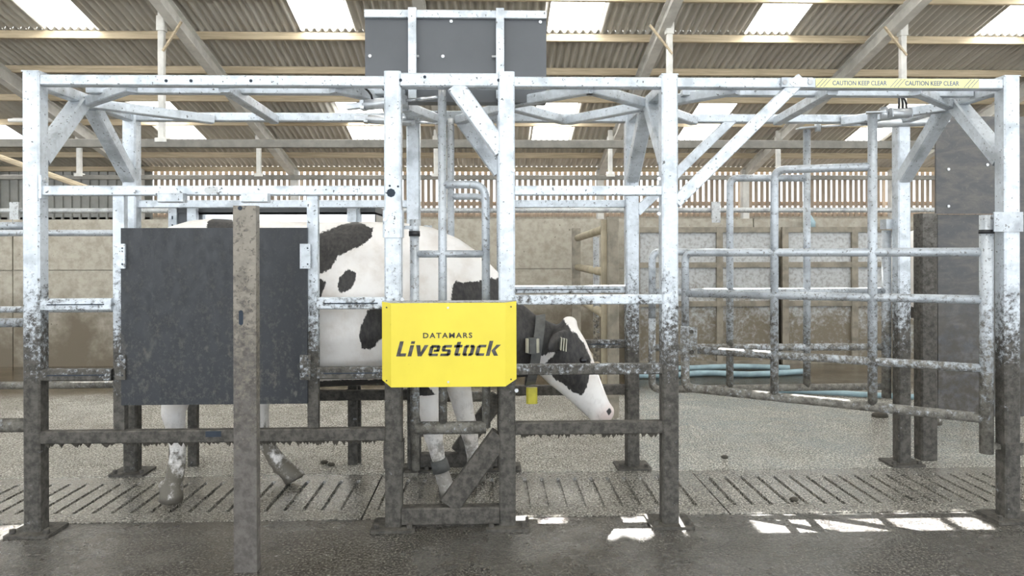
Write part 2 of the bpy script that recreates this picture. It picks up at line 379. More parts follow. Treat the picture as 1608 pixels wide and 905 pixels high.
# rear wall far off: low concrete, spaced vertical boards above, sheeted at the left end
mb = MB(); mb.box(XL, XR, EAVE, EAVE + .15, 0, 2.25); wall_rear = structure(mb.build('wall_rear', 'concrete'))
x = -9.35; k = 0; slat_me = None
z0s, z1s = 2.2, rz(EAVE) - .02
while x < 18.2:
    if slat_me is None:
        o = MB().beam((0, 0, z0s), (0, 0, z1s), .098, .022, (0, 1, 0)).build('slat', 'slat', wall_rear); slat_me = o.data
    else: o = link(bpy.data.objects.new('slat', slat_me), wall_rear)
    o.location = (x + random.uniform(-.006, .006), EAVE + .04, 0); x += .159
for zz in (2.3, 2.62):
    MB().beam((-9.4, EAVE + .1, zz), (XR, EAVE + .1, zz), .05, .12).build('slat_rail', 'slat', wall_rear)
mb = MB(); x = XL
prof = []
while x < -9.45:
    prof += [(x, 0), (x + .16, 0), (x + .18, .035), (x + .22, .035), (x + .24, 0)]; x += .24
for (xa, ya), (xb, yb) in zip(prof[:-1], prof[1:]):
    mb.add([(xa, EAVE - ya, 2.1), (xb, EAVE - yb, 2.1), (xb, EAVE - yb, 3.66), (xa, EAVE - ya, 3.66)], [(0, 1, 2, 3)])
mb.build('cladding', 'cladding', wall_rear)

# nearer concrete panel wall behind the crate
YW = 4.9
wall_back = structure(MB().box(XL, XR, YW + .03, YW + .14, 0, 1.6).build('wall_back', 'concrete'))
vj = [-17.9, -13.7, -9.5, -5.33, -1.16, 3.03, 7.2, 11.3, 15.4]
for a, b in zip(vj[:-1], vj[1:]):
    for za, zb in ((.0, 1.072), (1.08, 1.645)):
        y0 = YW + random.uniform(-.006, .006)
        mb = MB(); mb.box(a + .006, b - .006, y0, YW + .12, za, zb); mb.build('concrete_panel', 'concrete', wall_back)
mb = MB(); mb.tube([(XL, YW + .05, 1.745), (XR, YW + .05, 1.745)], .03, 10); sr = mb.build('safety_rail', 'galv_far', wall_back, True)
for px in (22, 1125, 600):
    xq = X(px, YW); MB().box(xq - .05, xq + .05, YW + .0, YW + .03, 1.6, 1.84).build('rail_bracket', 'galv_far', wall_back)

# ================================================================== THE CRATE
S = .076
PXC = [48, 616.5, 796, 1053, 1591]
PX = [X(p, 0) for p in PXC]
YR = .88
ZT = 2.085
crate = thing('sorting_crate', 'galvanised steel cattle sorting crate with tall posts and overhead bracing, standing over the grooved slab', 'cattle crate', ((PX[0] + PX[4]) / 2, YR / 2, 0))
ROWS = ((0, 1), (YR, -1))
def plate_base(xc, y0, sx=1):
    mb = MB(); mb.beam((xc, y0 + S/2, .0), (xc, y0 + S/2, .012), .2, .17, (0, 1, 0), .008); b = mb.build('base_plate', 'mudsteel', crate)
    for dx in (-.075, .075):
        mb = MB(); mb.tube([(xc + dx, y0 + S/2 - .05, .012), (xc + dx, y0 + S/2 - .05, .03)], .013, 6); mb.build('bolt', 'mudsteel', b)
def top_cap(po, xc, y0):
    MB().box(xc - S/2 - .001, xc + S/2 + .001, y0 - .001, y0 + S + .001, ZT, ZT + .006).build('end_cap', 'galv', po)
def dots(parent, pts, r=.0075, mat='holes'):
    for p in pts:
        MB().tube([Vector(p) + Vector((0, -.0025, 0)), Vector(p) + Vector((0, .004, 0))], r, 8).build('bolt_hole', mat, parent)
for y0, _ in ROWS:
    for i, xc in enumerate(PX):
        zt = ZT + (.012 if i in (1, 2) else 0)
        po = MB().post(xc - S/2, xc + S/2, y0, y0 + S, .01, zt).build('post', 'galv', crate)
        top_cap(po, xc, y0) if i not in (1, 2) else None
        plate_base(xc, y0)
        if y0 == 0:
            MB().box(xc + .008, xc + .03, -.0025, .002, 1.42, 1.43) if False else None
        if i == 1 and y0 == 0:
            MB().post(xc - S/2 - .006, xc + S/2 + .006, -.007, S + .006, 1.335, 1.37 + .09).build('sleeve', 'galv', po)
            MB().post(xc - S/2 - .006, xc + S/2 + .006, -.007, S + .006, .28, .40).build('sleeve', 'mudsteel', po)
            dots(po, [at(614, 303, -.001)], .02); dots(po, [at(612, 292, -.001), at(625, 293, -.001)], .005)
BZ0, BZ1 = 2.028, 2.076
def long_beam(x0, x1, y, z0=BZ0, z1=BZ1, d=.055, name='top_beam'):
    return MB().beam((x0, y + d/2, (z0+z1)/2), (x1, y + d/2, (z0+z1)/2), d, z1 - z0).build(name, 'galv', crate)
h = S / 2
front_beams = []
for y0, _ in ROWS:
    for i, j in ((0, 1), (2, 3), (3, 4)):
        fb = long_beam(PX[i] + h, PX[j] - h, y0 + .01); front_beams.append(fb)
    fb = long_beam(PX[1] + h, PX[2] - h, y0 + .004, 2.026, 2.09, .068); front_beams.append(fb)
dots(front_beams[0], [at(261, 127, .01), at(300, 127, .01), at(394, 127, .01)])
dots(front_beams[3], [at(667, 121, .004), at(629, 126, .004), at(783, 126, .004)])
for xc in PX:
    MB().beam((xc, S, 2.05), (xc, YR, 2.05), .05, .055).build('cross_beam', 'galv', crate)
# stiffening beam hung under the roof frame
for i, j in ((0, 1), (3, 4)):
    MB().beam((PX[i] + .12, .25, 2.055), (PX[j] - .03, .25, 2.055), .045, .03).build('stiffener', 'galv', crate)
# knee braces in the end frames
for i in (0, 3, 4):
    xc = PX[i]
    for ya, yb in ((S - .01, .40), (YR + .01, .50)):
        MB().beam((xc, ya, 1.70), (xc, yb, 2.03), .07, .075, (1, 0, 0)).build('knee_brace', 'galv', crate)
# plan bracing
zp = 2.035
def plan(a, b, w=.05): MB().beam((a[0], a[1], zp), (b[0], b[1], zp), w, .05).build('plan_brace', 'galv', crate)
def FX(px): return (X(px, .05, 138), .065)
def RX(px): return (X(px, YR, 180), YR + .01)
plan((PX[0], .44), FX(205)); plan((PX[0], .44), RX(333)); plan(FX(350), RX(430))
plan((PX[4], .44), FX(1440)); plan((PX[4], .44), RX(1325)); plan((PX[3], .44), FX(925)); plan((PX[3], .44), RX(892)); plan((PX[2], .44), RX(888)); plan((PX[2], .44), FX(930))
plan((PX[3], .44), FX(1160)); plan((PX[3], .44), RX(1090)); plan(FX(1310), RX(1222)); plan((PX[1], .40), FX(520))
plan((PX[1], .5), RX(690)); plan((PX[2], .5), RX(720))
# portal knees between the two middle posts
for y0, z0, z1 in ((0, 1.77, 2.03), (YR, 1.77, 2.03)):
    xa = X(722, 0); MB().beam((xa - .02, y0 + .035, 2.035), (PX[2] - .02, y0 + .035, 1.735), .082, .06, (0, 1, 0)).build('portal_knee', 'galv', crate)
    MB().beam((PX[1] + h, y0 + .035, .055), (PX[2] - h, y0 + .035, .055), .066, .08).build('sill_beam', 'mudsteel', crate)
    p, q = Vector((X(705, 0), y0 + .036, .10)), Vector((PX[2] - .03, y0 + .036, .42))
    MB().beam(p, q, .095, .062, (0, 1, 0)).build('lower_brace', 'mudsteel', crate)
# long struts to the right of the fourth post
zs = Z(322, 0)
MB().beam((PX[3] + .03, .02, Z(318, 0)), at(1258, 124, .02), .055, .035, (0, 1, 0)).build('strut', 'galv', crate)
MB().beam((PX[3] + .03, YR + .03, Z(316, 0)), (X(1258, 0, 124), YR + .03, Z(124, 0)), .055, .035, (0, 1, 0)).build('strut', 'galv', crate)
g = MB(); g.box(X(1228, 0), X(1277, 0), -.004, .008, BZ0 + .002, BZ1 - .002); gp = g.build('gusset_plate', 'galv', crate)
for px in (1233, 1273): MB().tube([at(px, 129, -.005), at(px, 129, -.013)], .011, 8).build('bolt', 'bolt', gp)
# caution tape
tz = (BZ0 + BZ1) / 2
x0, x1 = X(1283, 0), X(1540, 0)
tape = MB().box(x0, x1, .007, .0105, tz - .021, tz + .021).build('caution_tape', 'tape', crate)
for px, wpx in ((1352, 88), (1466, 88)):
    text_mesh('CAUTION KEEP CLEAR', .03, (X(px, 0), .0065, tz), wpx / 342.0, 'lettering', 'tapetext', tape, 0, .0004, .0004)
for px in (1283, 1289, 1295, 1400, 1406, 1412, 1516, 1522, 1528):
    xa = X(px, 0); MB().beam((xa, .0064, tz - .019), (xa + .035, .0064, tz + .019), .0025, .0008, (0, 1, 0)).build('hatch_stripe', 'tapetext', tape)
# horizontal side rails (doubled channel) front and rear
def rail(x0, x1, y0, za, zb, mat='galv', split=True, name='rail'):
    d = .045; zc = (za + zb) / 2
    r = MB().beam((x0, y0 + d/2, zc), (x1, y0 + d/2, zc), d, zb - za).build(name, mat, crate)
    if split: MB().box(x0 + .03, x1 - .03, y0 - .0015, y0 + .004, zc - .0025, zc + .0025).build('rail_seam', 'holes', r)
    return r
XD = [X(173, 0), X(190.5, 0), X(480, 0), X(497, 0)]
for y0, _ in ROWS:
    fr = y0 == 0
    ya = y0 + (.005 if fr else .03)
    r1 = rail(PX[0] + h, PX[1] - h, ya, 1.528, 1.573, 'galv', False, 'upper_rail'); r2_ = rail(PX[2] + h, PX[3] - h, ya, 1.528, 1.573, 'galv', False, 'upper_rail')
    if fr:
        for px in (71,): MB().box(PX[0] + h, PX[0] + h + .012, -.004, .05, 1.515, 1.62).build('end_plate', 'galv', r1)
        MB().tube([(PX[0] + h + .024, .02, 1.598), (PX[0] + h + .012, .02, 1.598)], .012, 6).build('bolt', 'bolt', r1)
        mb = MB(); a = at(322, 299, .004); b = at(342, 299, .004)
        mb.add([], []); pts = []
        for k in range(9): an = math.pi/2 + math.pi * k / 8; pts.append((a.x + .012 + .015 * math.cos(an), .0035, a.z + .015 * math.sin(an)))
        pts += [(b.x, .0035, a.z - .015), (b.x, .0035, a.z + .015)]
        mb.add(pts, [tuple(range(len(pts)))]); mb.build('slot', 'galv_far', r1)
        for pa in ((250, 290), (381, 422)):
            MB().beam((X(pa[0], -.02), -.012, 1.515), (X(pa[1], -.02), -.012, 1.515), .05, .042).build('clamp', 'galv', r1)
    for za, zb in ((1.008, 1.062), (.69, .742)):
        if fr:
            rail(PX[0] + h, XD[0], ya, za, zb); rail(XD[3], PX[1] - h, ya, za, zb)
        else: rail(PX[0] + h, PX[1] - h, ya, za, zb)
    for za, zb in ((1.024, 1.069), (.70, .748)): rail(PX[2] + h, PX[3] - h, ya, za, zb, split=not fr)
    rail(PX[0] + h, PX[1] - h, ya, .405, .462, 'mudsteel', False, 'bottom_rail'); rail(PX[2] + h, PX[3] - h, ya, .425, .482, 'mudsteel', False, 'bottom_rail')
for a, b in ((0, 1), (2, 3)):
    MB().box(XD[a], XD[b], .024, .06, .455, 1.53).build('door_jamb', 'galv', crate)
for px in (335,):
    p = at(px, 682, .004); MB().box(p.x - .035, p.x + .035, .003, .012, p.z - .013, p.z + .013).build('slot', 'holes', crate)
# lugs / brackets on the posts
for px, py in ((211, 300), (605, 345), (632, 470), (806, 268), (1034, 281), (1034, 336), (811, 613)):
    p = at(px, py, -.004); MB().tube([p, p + Vector((0, -.012, 0))], .009, 8).build('bolt', 'bolt', crate)
# mud hanging under the low rails
mb = MB(); rnd = random.Random(3)
def drip(x0, x1, y, z, n, s=1):
    for _ in range(n):
        xx = rnd.uniform(x0, x1); l = rnd.uniform(.006, .028) * s; wd = rnd.uniform(.006, .016)
        mb.add([(xx - wd, y - .015, z + .004), (xx + wd, y - .015, z + .004), (xx + wd, y + .02, z + .004), (xx - wd, y + .02, z + .004), (xx + rnd.uniform(-.006, .006), y, z - l)], [(0, 1, 4), (1, 2, 4), (2, 3, 4), (3, 0, 4), (3, 2, 1, 0)])
drip(PX[0] + .05, PX[1] - .05, .028, .406, 150); drip(PX[2] + .05, PX[3] - .05, .028, .426, 60)
mb.build('mud_drips', 'crust', crate, kind='stuff')

# ------------------------------------------------------------------ dark side door
door = thing('side_door', 'black rubber board door with mud smears in the left side of the crate', 'door', ((XD[1] + XD[2]) / 2, .02, .455))
dz0, dz1 = Z(636, 0, 335), Z(358, 0, 335)
MB().box(XD[1] - .005, XD[2] + .005, .006, .022, dz0, dz1).build('board', 'board', door)
for pxa, pxb in ((180, 196), (471, 487)):
    for pya, pyb in ((383, 422), (558, 597)):
        a, b = at(pxa, pyb, -.005), at(pxb, pya, -.005)
        hp = MB().box(a.x, b.x, -.006, .008, a.z, b.z).build('hinge_plate', 'galv', door)
        for zz in (a.z + .02, b.z - .02): MB().tube([((a.x + b.x) / 2 + .012, -.006, zz), ((a.x + b.x) / 2 + .012, -.008, zz)], .004, 6).build('screw', 'holes', hp)

# ------------------------------------------------------------------ free-standing channel post in front
YG = -.42
ga, gb = X(366.5, YG, 600), X(402.5, YG, 600); gz = Z(323, YG, 385)
gpst = thing('guard_post', 'muddy brown steel channel post with a slot, standing in front of the black door', 'post', ((ga + gb) / 2, YG, 0))
mb = MB()
mb.box(ga, gb, YG, YG + .006, 0, gz); mb.box(ga, ga + .006, YG + .006, YG + .045, 0, gz); mb.box(gb - .006, gb, YG + .006, YG + .045, 0, gz)
mb.build('channel', MAT.setdefault('channel', galv('rusty_channel', .2, 1.9, (.20, .178, .145), .62, 1.0, (.12, .108, .096), (.07, .062, .055))), gpst)
p = at(378.5, 499, YG); mb = MB(); n = 10; pts = []
for k in range(n): an = math.pi * k / (n - 1); pts.append((p.x + .0085 * math.cos(an), YG - .001, p.z + .021 + .0085 * math.sin(an)))
for k in range(n): an = math.pi + math.pi * k / (n - 1); pts.append((p.x + .0085 * math.cos(an), YG - .001, p.z - .021 + .0085 * math.sin(an)))
mb.add(pts, [tuple(range(2*n))]); mb.add([(q[0], YG + .002, q[2]) for q in pts], [tuple(range(2*n))]); mb.build('slot', 'holes', gpst)
p = at(377, 327, YG); MB().tube([p + Vector((0, -.001, 0)), p + Vector((0, .003, 0))], .009, 10).build('bolt_hole', 'holes', gpst)

# ------------------------------------------------------------------ charcoal board on top of the crate
YB = .3
bx0, bx1 = X(573, YB, 60), X(858, YB, 60); bz0, bz1 = Z(160, YB, 715), Z(17, YB, 715)
tb = thing('top_board', 'charcoal board with galvanised frame rising above the middle of the crate', 'panel', ((bx0 + bx1) / 2, YB, 2.09))
MB().box(bx0, bx1, YB + .004, YB + .09, bz0, bz1 - .012).build('board', 'panel', tb)
MB().beam((bx0, YB - .003, bz1 - .021), (bx1, YB - .003, bz1 - .021), .03, .04).build('head_rail', 'galv', tb)
for a, b in ((641, 653.5), (779, 791.5)):
    s_ = MB().box(X(a, YB - .03, 60), X(b, YB - .03, 60), YB - .035, YB + .0, 2.03, bz1 + .004).build('upright', 'galv', tb)
    sx = X(655 if a < 700 else 777, YB - .02); MB().tube([(sx - .012, YB - .02, Z(89, YB - .02)), (sx + .012, YB - .02, Z(89, YB - .02))], .006, 8).build('bolt', 'bolt', s_)
for px, py in ((581, 88), (695.5, 88.5), (708.5, 33.5), (848.5, 34.5)):
    p = at(px, py, YB); MB().tube([p + Vector((0, .004, 0)), p + Vector((0, -.003, 0))], .0085, 10).build('screw', 'bolt', tb)

# ------------------------------------------------------------------ yellow sign
YS = -.045
sa, sb = X(614, YS, 540), X(793.5, YS, 540); so, sq = X(600, -.008, 540), X(811, -.008, 540)
sz0, sz1 = Z(608, YS, 700), Z(476, YS, 700); e0, e1 = Z(597, -.008, 605), Z(474, -.008, 605)
sign = thing('sign_panel', 'yellow folded steel sign with stencilled black lettering on the middle of the crate', 'sign', ((sa + sb) / 2, -.01, sz0))
mb = MB(); T = .003
fr_ = [(so, -.008, e0), (sa, YS, sz0), (sb, YS, sz0), (sq, -.008, e0), (so, -.008, e1), (sa, YS, sz1), (sb, YS, sz1), (sq, -.008, e1)]
bk = [(q[0], q[1] + T, q[2]) for q in fr_]
mb.add(fr_ + bk, [(0,1,5,4),(1,2,6,5),(2,3,7,6),(8,12,13,9),(9,13,14,10),(10,14,15,11),(4,5,13,12),(5,6,14,13),(6,7,15,14),(0,8,9,1),(1,9,10,2),(2,10,11,3),(0,4,12,8),(3,11,15,7)])
mb.build('plate', 'yellow', sign)
mb = MB(); mb.add([(so, -.008, e1), (sa, YS + .004, sz1 + .001), (sb, YS + .004, sz1 + .001), (sq, -.008, e1), (sq, .0, e1 + .004), (so, .0, e1 + .004)], [(0, 1, 2, 3, 4, 5)]); mb.build('top_flange', 'galv_far', sign)
sc_ = F_PX / (D0 + YS)
text_mesh('DATAMARS', .033, at(703, 527, YS - .0005), 77 / sc_, 'lettering', 'letter', sign, 0, .0008, .0006, 1.25)
GL = {'L': (.62, [(0, 0, .25, 1), (.2, 0, .62, .2)]), 'i': (.25, [(0, 0, .25, .74), (0, .83, .25, 1)]),
  'v': (.82, [[(0, .74), (.27, .74), (.42, .27), (.55, .74), (.82, .74), (.54, 0), (.28, 0)]]),
  'e': (.68, [(0, .07, .24, .66), (.08, .57, .6, .74), (.46, .34, .68, .68), (.3, .29, .66, .43), (.08, 0, .64, .17)]),
  's': (.64, [(.08, .57, .62, .74), (0, .38, .24, .68), (.06, .30, .58, .45), (.41, .06, .64, .38), (0, 0, .57, .17)]),
  't': (.54, [(.14, .07, .39, .94), (0, .57, .54, .74), (.2, 0, .54, .17)]),
  'o': (.72, [(0, .07, .24, .67), (.48, .07, .72, .67), (.08, .57, .32, .74), (.40, .57, .64, .74), (.08, 0, .32, .17), (.40, 0, .64, .17)]),
  'c': (.6, [(0, .07, .24, .67), (.08, .57, .6, .74), (.08, 0, .6, .17)]),
  'k': (.8, [(0, 0, .25, 1), [(.29, .36), (.53, .74), (.82, .74), (.54, .38), (.82, 0), (.54, 0), (.29, .34)]])}
capw = 23.5 / sc_; xx = 0; polys = []
for ch in 'Livestock':
    wd, ps = GL[ch]
    for p_ in ps:
        if isinstance(p_, tuple): x0_, y0_, x1_, y1_ = p_; p_ = [(x0_, y0_), (x1_, y0_), (x1_, y1_), (x0_, y1_)]
        polys.append([(xx + q[0] + .26 * q[1], q[1]) for q in p_])
    xx += wd + .13
tw = max(q[0] for p_ in polys for q in p_); o_ = at(622, 560, YS); kx = 164 / sc_ / tw
mb = MB()
for p_ in polys:
    n = len(p_); f3 = [(o_.x + q[0] * kx, YS - .0012, o_.z + q[1] * capw) for q in p_]
    mb.add(f3 + [(q[0], YS - .0002, q[2]) for q in f3], [tuple(range(n))] + [(i, i + n, (i + 1) % n + n, (i + 1) % n) for i in range(n)])
mb.build('lettering', 'letter', sign)
for px, py in ((703.5, 483.5), (704, 600)):
    p = at(px, py, YS); MB().tube([p, p + Vector((0, -.006, 0))], .005, 8).build('screw', 'bolt', sign)
for px, py in ((607, 483), (607, 598), (802.5, 482), (802.5, 596)):
    p = at(px, py, -.028); MB().tube([p + Vector((0, .004, 0)), p + Vector((0, -.004, 0))], .0035, 8).build('screw', 'letter', sign)

# ------------------------------------------------------------------ tubular head gates between the middle posts
def head_gate(yp, label):
    Yg = .105
    xa, xb, xc = X(651, Yg), X(695, Yg), X(763, Yg)
    dy = yp - Yg
    g = thing('head_gate', label, 'gate', (xa, yp, .25), 'tubular head gates')
    def P(xx, py): return Vector((xx, yp, Z(py, Yg, 700)))
    r = .0205
    hp = MB().tube([P(xa, 372), P(xa, 738)], .022).build('hinge_pipe', 'galv_gate', g, True)
    MB().tube([P(xa, 345), P(xa, 372)], .024).build('hinge_pipe', 'galv_gate', g, True)
    MB().tube([P(xa, 363), P(xa, 371)], .027).build('collar', 'black', hp, True)
    MB().tube([P(xb, 152), P(xb, 672)], r).build('upright', 'galv_gate', g, True)
    pts = bend(P(xb, 290), P(xc, 290), P(xc, 672), .07); MB().tube(pts, r * .95).build('bow', 'galv_gate', g, True)
    MB().tube([P(xa, 399), P(xc, 399)], r * .85).build('rail', 'galv_gate', g, True)
    MB().tube([P(xa, 672), P(xc, 672)], .03).build('rail', 'galv_gate', g, True)
    MB().ball(P(xb, 150), .016, .016, .014).build('pivot_cap', 'zinc', g, True)
    sg = 1 if yp < .4 else -1
    for py in (356, 742):
        z_ = Z(py, Yg, 700); MB().box(PX[1] + h, xa + .012, yp - .02, yp + .02, z_ - .012, z_ + .004).build('hinge_arm', 'galv_gate', g)
    return g
head_gate(.105, 'tubular head gate with curved bow hanging from the left middle post, front side')
head_gate(.835, 'tubular head gate behind the cow on the rear side of the crate')

# ------------------------------------------------------------------ drafting gates on the right
A, B = (X(1549, .05), .05), (X(1076, .80), .80)
fg = thing('drafting_gate', 'galvanised tube drafting gate with tall pole, hinged on the far right front post', 'gate', (A[0], A[1], Z(655, .05, 1545)), 'tube drafting gates')
R_ = .0215
def G(px, py): return on(px, py, A, B)
def gt(pts, r=R_, name='rail', par=None): return MB().tube(pts, r).build(name, 'galv_gate', par or fg, True)
gt(bend(G(1076, 512), G(1076, 397), G(1545, 396), .05), name='rail'); gt(bend(G(1076, 512), G(1076, 609), G(1545, 657), .05), R_ * 1.15, name='rail')
gt([G(1078, 461), G(1545, 471)]); gt([G(1078, 549), G(1545, 579)])
gt([G(1216, 625), *bend(G(1216, 330), G(1216, 267), G(1366, 262), .055)], name='upright')
gt([G(1370, 640), G(1370, 180)], R_ * 1.05, name='upright')
gt([G(1549, 338), G(1549, 712)], .03, name='hinge_pipe')
gt([G(1549, 361), G(1549, 367)], .033, name='hinge_pipe').data.materials[0] = MAT['black']
lp = MB(); n_ = Vector((B[1] - A[1], -(B[0] - A[0]), 0)).normalized(); n_ = n_ if n_.y < 0 else -n_
q = [G(1071, 560) + n_ * .026, G(1097, 560) + n_ * .026, G(1097, 513) + n_ * .026, G(1071, 513) + n_ * .026]
lp.add(q + [p + n_ * .01 for p in q], [(0, 3, 2, 1), (4, 5, 6, 7), (0, 1, 5, 4), (1, 2, 6, 5), (2, 3, 7, 6), (3, 0, 4, 7)]); lpo = lp.build('latch_plate', 'galv_gate', fg)
for px, py in ((1089, 520), (1089, 552)): MB().tube([G(px, py) + n_ * .034, G(px, py) + n_ * .046], .012, 8).build('bolt', 'mudsteel', lpo)
MB().beam(G(1360, 178) + Vector((0, 0, .002)), G(1392, 177) + Vector((0, 0, .002)), .05, .008).build('lever_plate', 'zinc', fg)
for py in (347, 700):
    z_ = Z(py, .05, 1560); MB().box(A[0] + .02, PX[4] - .03, .03, .075, z_ - .014, z_ + .01).build('hinge_arm', 'galv_gate', fg)
a = at(1561, 364, -.006); b = at(1606, 333, -.006); MB().box(a.x, PX[4] + h + .006, -.007, .0, a.z, b.z).build('hinge_strap', 'galv_gate', fg)
a = at(1561, 716, -.006); b = at(1606, 696, -.006); MB().box(PX[4] - h - .006, PX[4] + h + .006, -.007, .0, a.z, b.z).build('hinge_strap', 'mudsteel', fg)

YQ = .985
rg = thing('drafting_gate', 'galvanised tube drafting gate on the rear side of the crate, behind the nearer one', 'gate', (X(1400, YQ), YQ, Z(607, YQ, 1300)), 'tube drafting gates')
def H(px, py): return at(px, py, YQ)
def rt(pts, r=.0215, name='rail'): return MB().tube(pts, r).build(name, 'galv_gate', rg, True)
rt(bend(H(1024, 500), H(1024, 396), H(1395, 396), .05)); rt(bend(H(1024, 500), H(1024, 612), H(1395, 607), .05))
rt([H(1026, 459), H(1395, 457)]); rt([H(1026, 546), H(1395, 545)])
rt([H(1146, 608), *bend(H(1146, 340), H(1146, 280), H(1264, 280), .05)], name='upright')
rt([H(1267, 608), H(1267, 204)], name='upright')
rt([H(1392, 362), H(1392, 625)], .027, name='hinge_pipe')
MB().beam(H(1252, 202), H(1288, 199), .05, .008).build('lever_plate', 'zinc', rg)
MB().box(X(1385, YQ), X(1412, YQ), YQ - .05, YQ + .02, Z(360, YQ, 1390), Z(345, YQ, 1390)).build('hinge_arm', 'galv_gate', rg)

# ------------------------------------------------------------------ pneumatic cylinders working the gates
def cylinder(base, tip, f0, f1, label, hoses=0):
    base, tip = Vector(base), Vector(tip); d = tip - base
    c = thing('air_cylinder', label, 'cylinder', base, 'gate cylinders')
    MB().tube([base + d * f0, base + d * f1], .026, 12).build('barrel', 'zinc', c, True)
    MB().tube([base + d * f1, tip], .008, 10).build('rod', 'stainless', c, True)
    for f in (f0, f1): MB().beam(base + d * (f - .02), base + d * (f + .02), .05, .05).build('end_block', 'zinc', c)
    MB().beam(base - d * .02, base + d * f0, .03, .03).build('clevis', 'zinc', c)
    MB().tube([tip + Vector((0, 0, -.03)), tip + Vector((0, 0, .03))], .018, 10).build('rod_eye', 'zinc', c, True)
    for k in range(hoses):
        p0 = base + d * (f0 + .1 + .16 * k) + Vector((0, -.01, .02)); p3 = base + Vector((-.06 + .05 * k, .05, .12))
        c1, c2_ = p0 + Vector((.0, -.02, .09 + .02 * k)), p3 + Vector((-.09, 0, .05))
        MB().tube([p0 * (1-q)**3 + c1 * 3*q*(1-q)**2 + c2_ * 3*q*q*(1-q) + p3 * q**3 for q in [j / 12 for j in range(13)]], .005, 8).build('hose', 'black', c, True)
cylinder((PX[4] - .28, .36, Z(178, .36, 1480)), G(1388, 178), .05, .82, 'grey air cylinder with black hoses linked to the tall pole near the right end', 3)
cylinder(at(1480, 190, .84), H(1284, 199), .05, .56, 'grey air cylinder linked to the rear drafting gate pole at the right')
cylinder(at(548, 168, .2), (X(695, .105), .105, Z(152, .105)), .16, .6, 'grey air cylinder with hoses left of the middle posts, front side', 2)
cylinder(at(560, 186, .8), (X(695, .105), .835, Z(152, .105)), .1, .6, 'grey air cylinder left of the middle posts, rear side')

# ------------------------------------------------------------------ race fences leading in from the left
for yp, rails, label in ((.05, ((355, .018), (507, .021), (668, .032)), 'near tube rail fence ending at the left front post'), (.94, ((366, .019), (487, .019), (607, .022)), 'far tube rail fence ending at the left rear post')):
    fx = -3.3; fo = thing('race_fence', label, 'fence', (fx, yp, 0), 'tube fences of the race')
    MB().post(fx - .04, fx + .04, yp - .04, yp + .04, 0, 1.6).build('post', 'galv', fo)
    for py, r in rails:
        zz = Z(py, yp, 20); MB().tube([(fx - 2, yp, zz), (PX[0] - h - .002 if yp < .5 else PX[1], yp + (0 if yp < .5 else .06), zz)], r).build('rail', 'galv_gate', fo, True)

# ------------------------------------------------------------------ steel bin behind the black door
YK = 1.09
kx0, kx1 = X(278, YK, 340), X(590, YK, 340)
kb = thing('feed_bin', 'bright sheet metal bin with slotted legs behind the black door', 'bin', ((kx0 + kx1) / 2, YK + .2, 0))
kz = Z(337, YK, 400)
mb = MB(); mb.box(kx0, kx1, YK, YK + .004, kz - .55, kz); mb.box(kx0, kx1, YK + .42, YK + .424, kz - .55, kz + .03); mb.box(kx0, kx0 + .004, YK, YK + .42, kz - .55, kz); mb.box(kx1 - .004, kx1, YK, YK + .42, kz - .55, kz); mb.box(kx0, kx1, YK, YK + .42, kz - .55, kz - .545)
mb.build('tub', 'stainless', kb)
MB().box(kx0 - .02, kx1, YK - .02, YK + .44, kz + .012, kz + .05).build('dark_recess', 'panel', kb)  # dark slab put across the open top, standing for the bin's dark inside
for px in (271, 559):
    lg = MB().box(X(px - 6.5, YK - .03), X(px + 6.5, YK - .03), YK - .03, YK + .0, 0, kz + .05).build('leg', 'galv', kb)
    for k in range(3): MB().box(X(px - 1, YK - .03), X(px + 1, YK - .03), YK - .032, YK - .028, kz - .03 - .05 * k, kz - .01 - .05 * k).build('slot', 'holes', lg)
for px in (302, 553): MB().box(X(px - 7, YK - .06), X(px + 7, YK - .06), YK - .07, YK - .03, 0, kz + .04).build('leg', 'galv', kb)
MB().box(X(278, YK - .01), X(295, YK - .01), YK - .012, YK - .002, kz - .6, kz + .02).build('corner_plate', 'panel', kb)

# ------------------------------------------------------------------ dark boards and post at the right end
YD = .96
dp = thing('end_partition', 'tall dark stained boards on a muddy post at the right end of the crate', 'partition', (X(1480, YD), YD, 0))
MB().post(X(1447, YD), X(1473, YD), YD, YD + .09, 0, Z(335, YD, 1460)).build('post', 'mudsteel', dp)
ub = MB().box(X(1470, YD + .1, 250), 3.6, YD + .1, YD + .115, Z(336, YD + .1, 1510), Z(183, YD + .1, 1510)).build('board', 'board2', dp)
for px, py in ((1489, 190), (1489, 266), (1489, 324), (1550, 259)):
    p = at(px, py, YD + .1); MB().tube([p, p + Vector((0, -.006, 0))], .009, 10).build('screw', 'bolt', ub)
MB().box(X(1474, YD + .11, 500), 3.6, YD + .116, YD + .13, Z(656, YD + .1, 1510), Z(337, YD + .1, 1510)).build('board', 'board2', dp)
MB().post(3.5, 3.6, YD, YD + .09, 0, 1.9).build('post', 'mudsteel', dp)

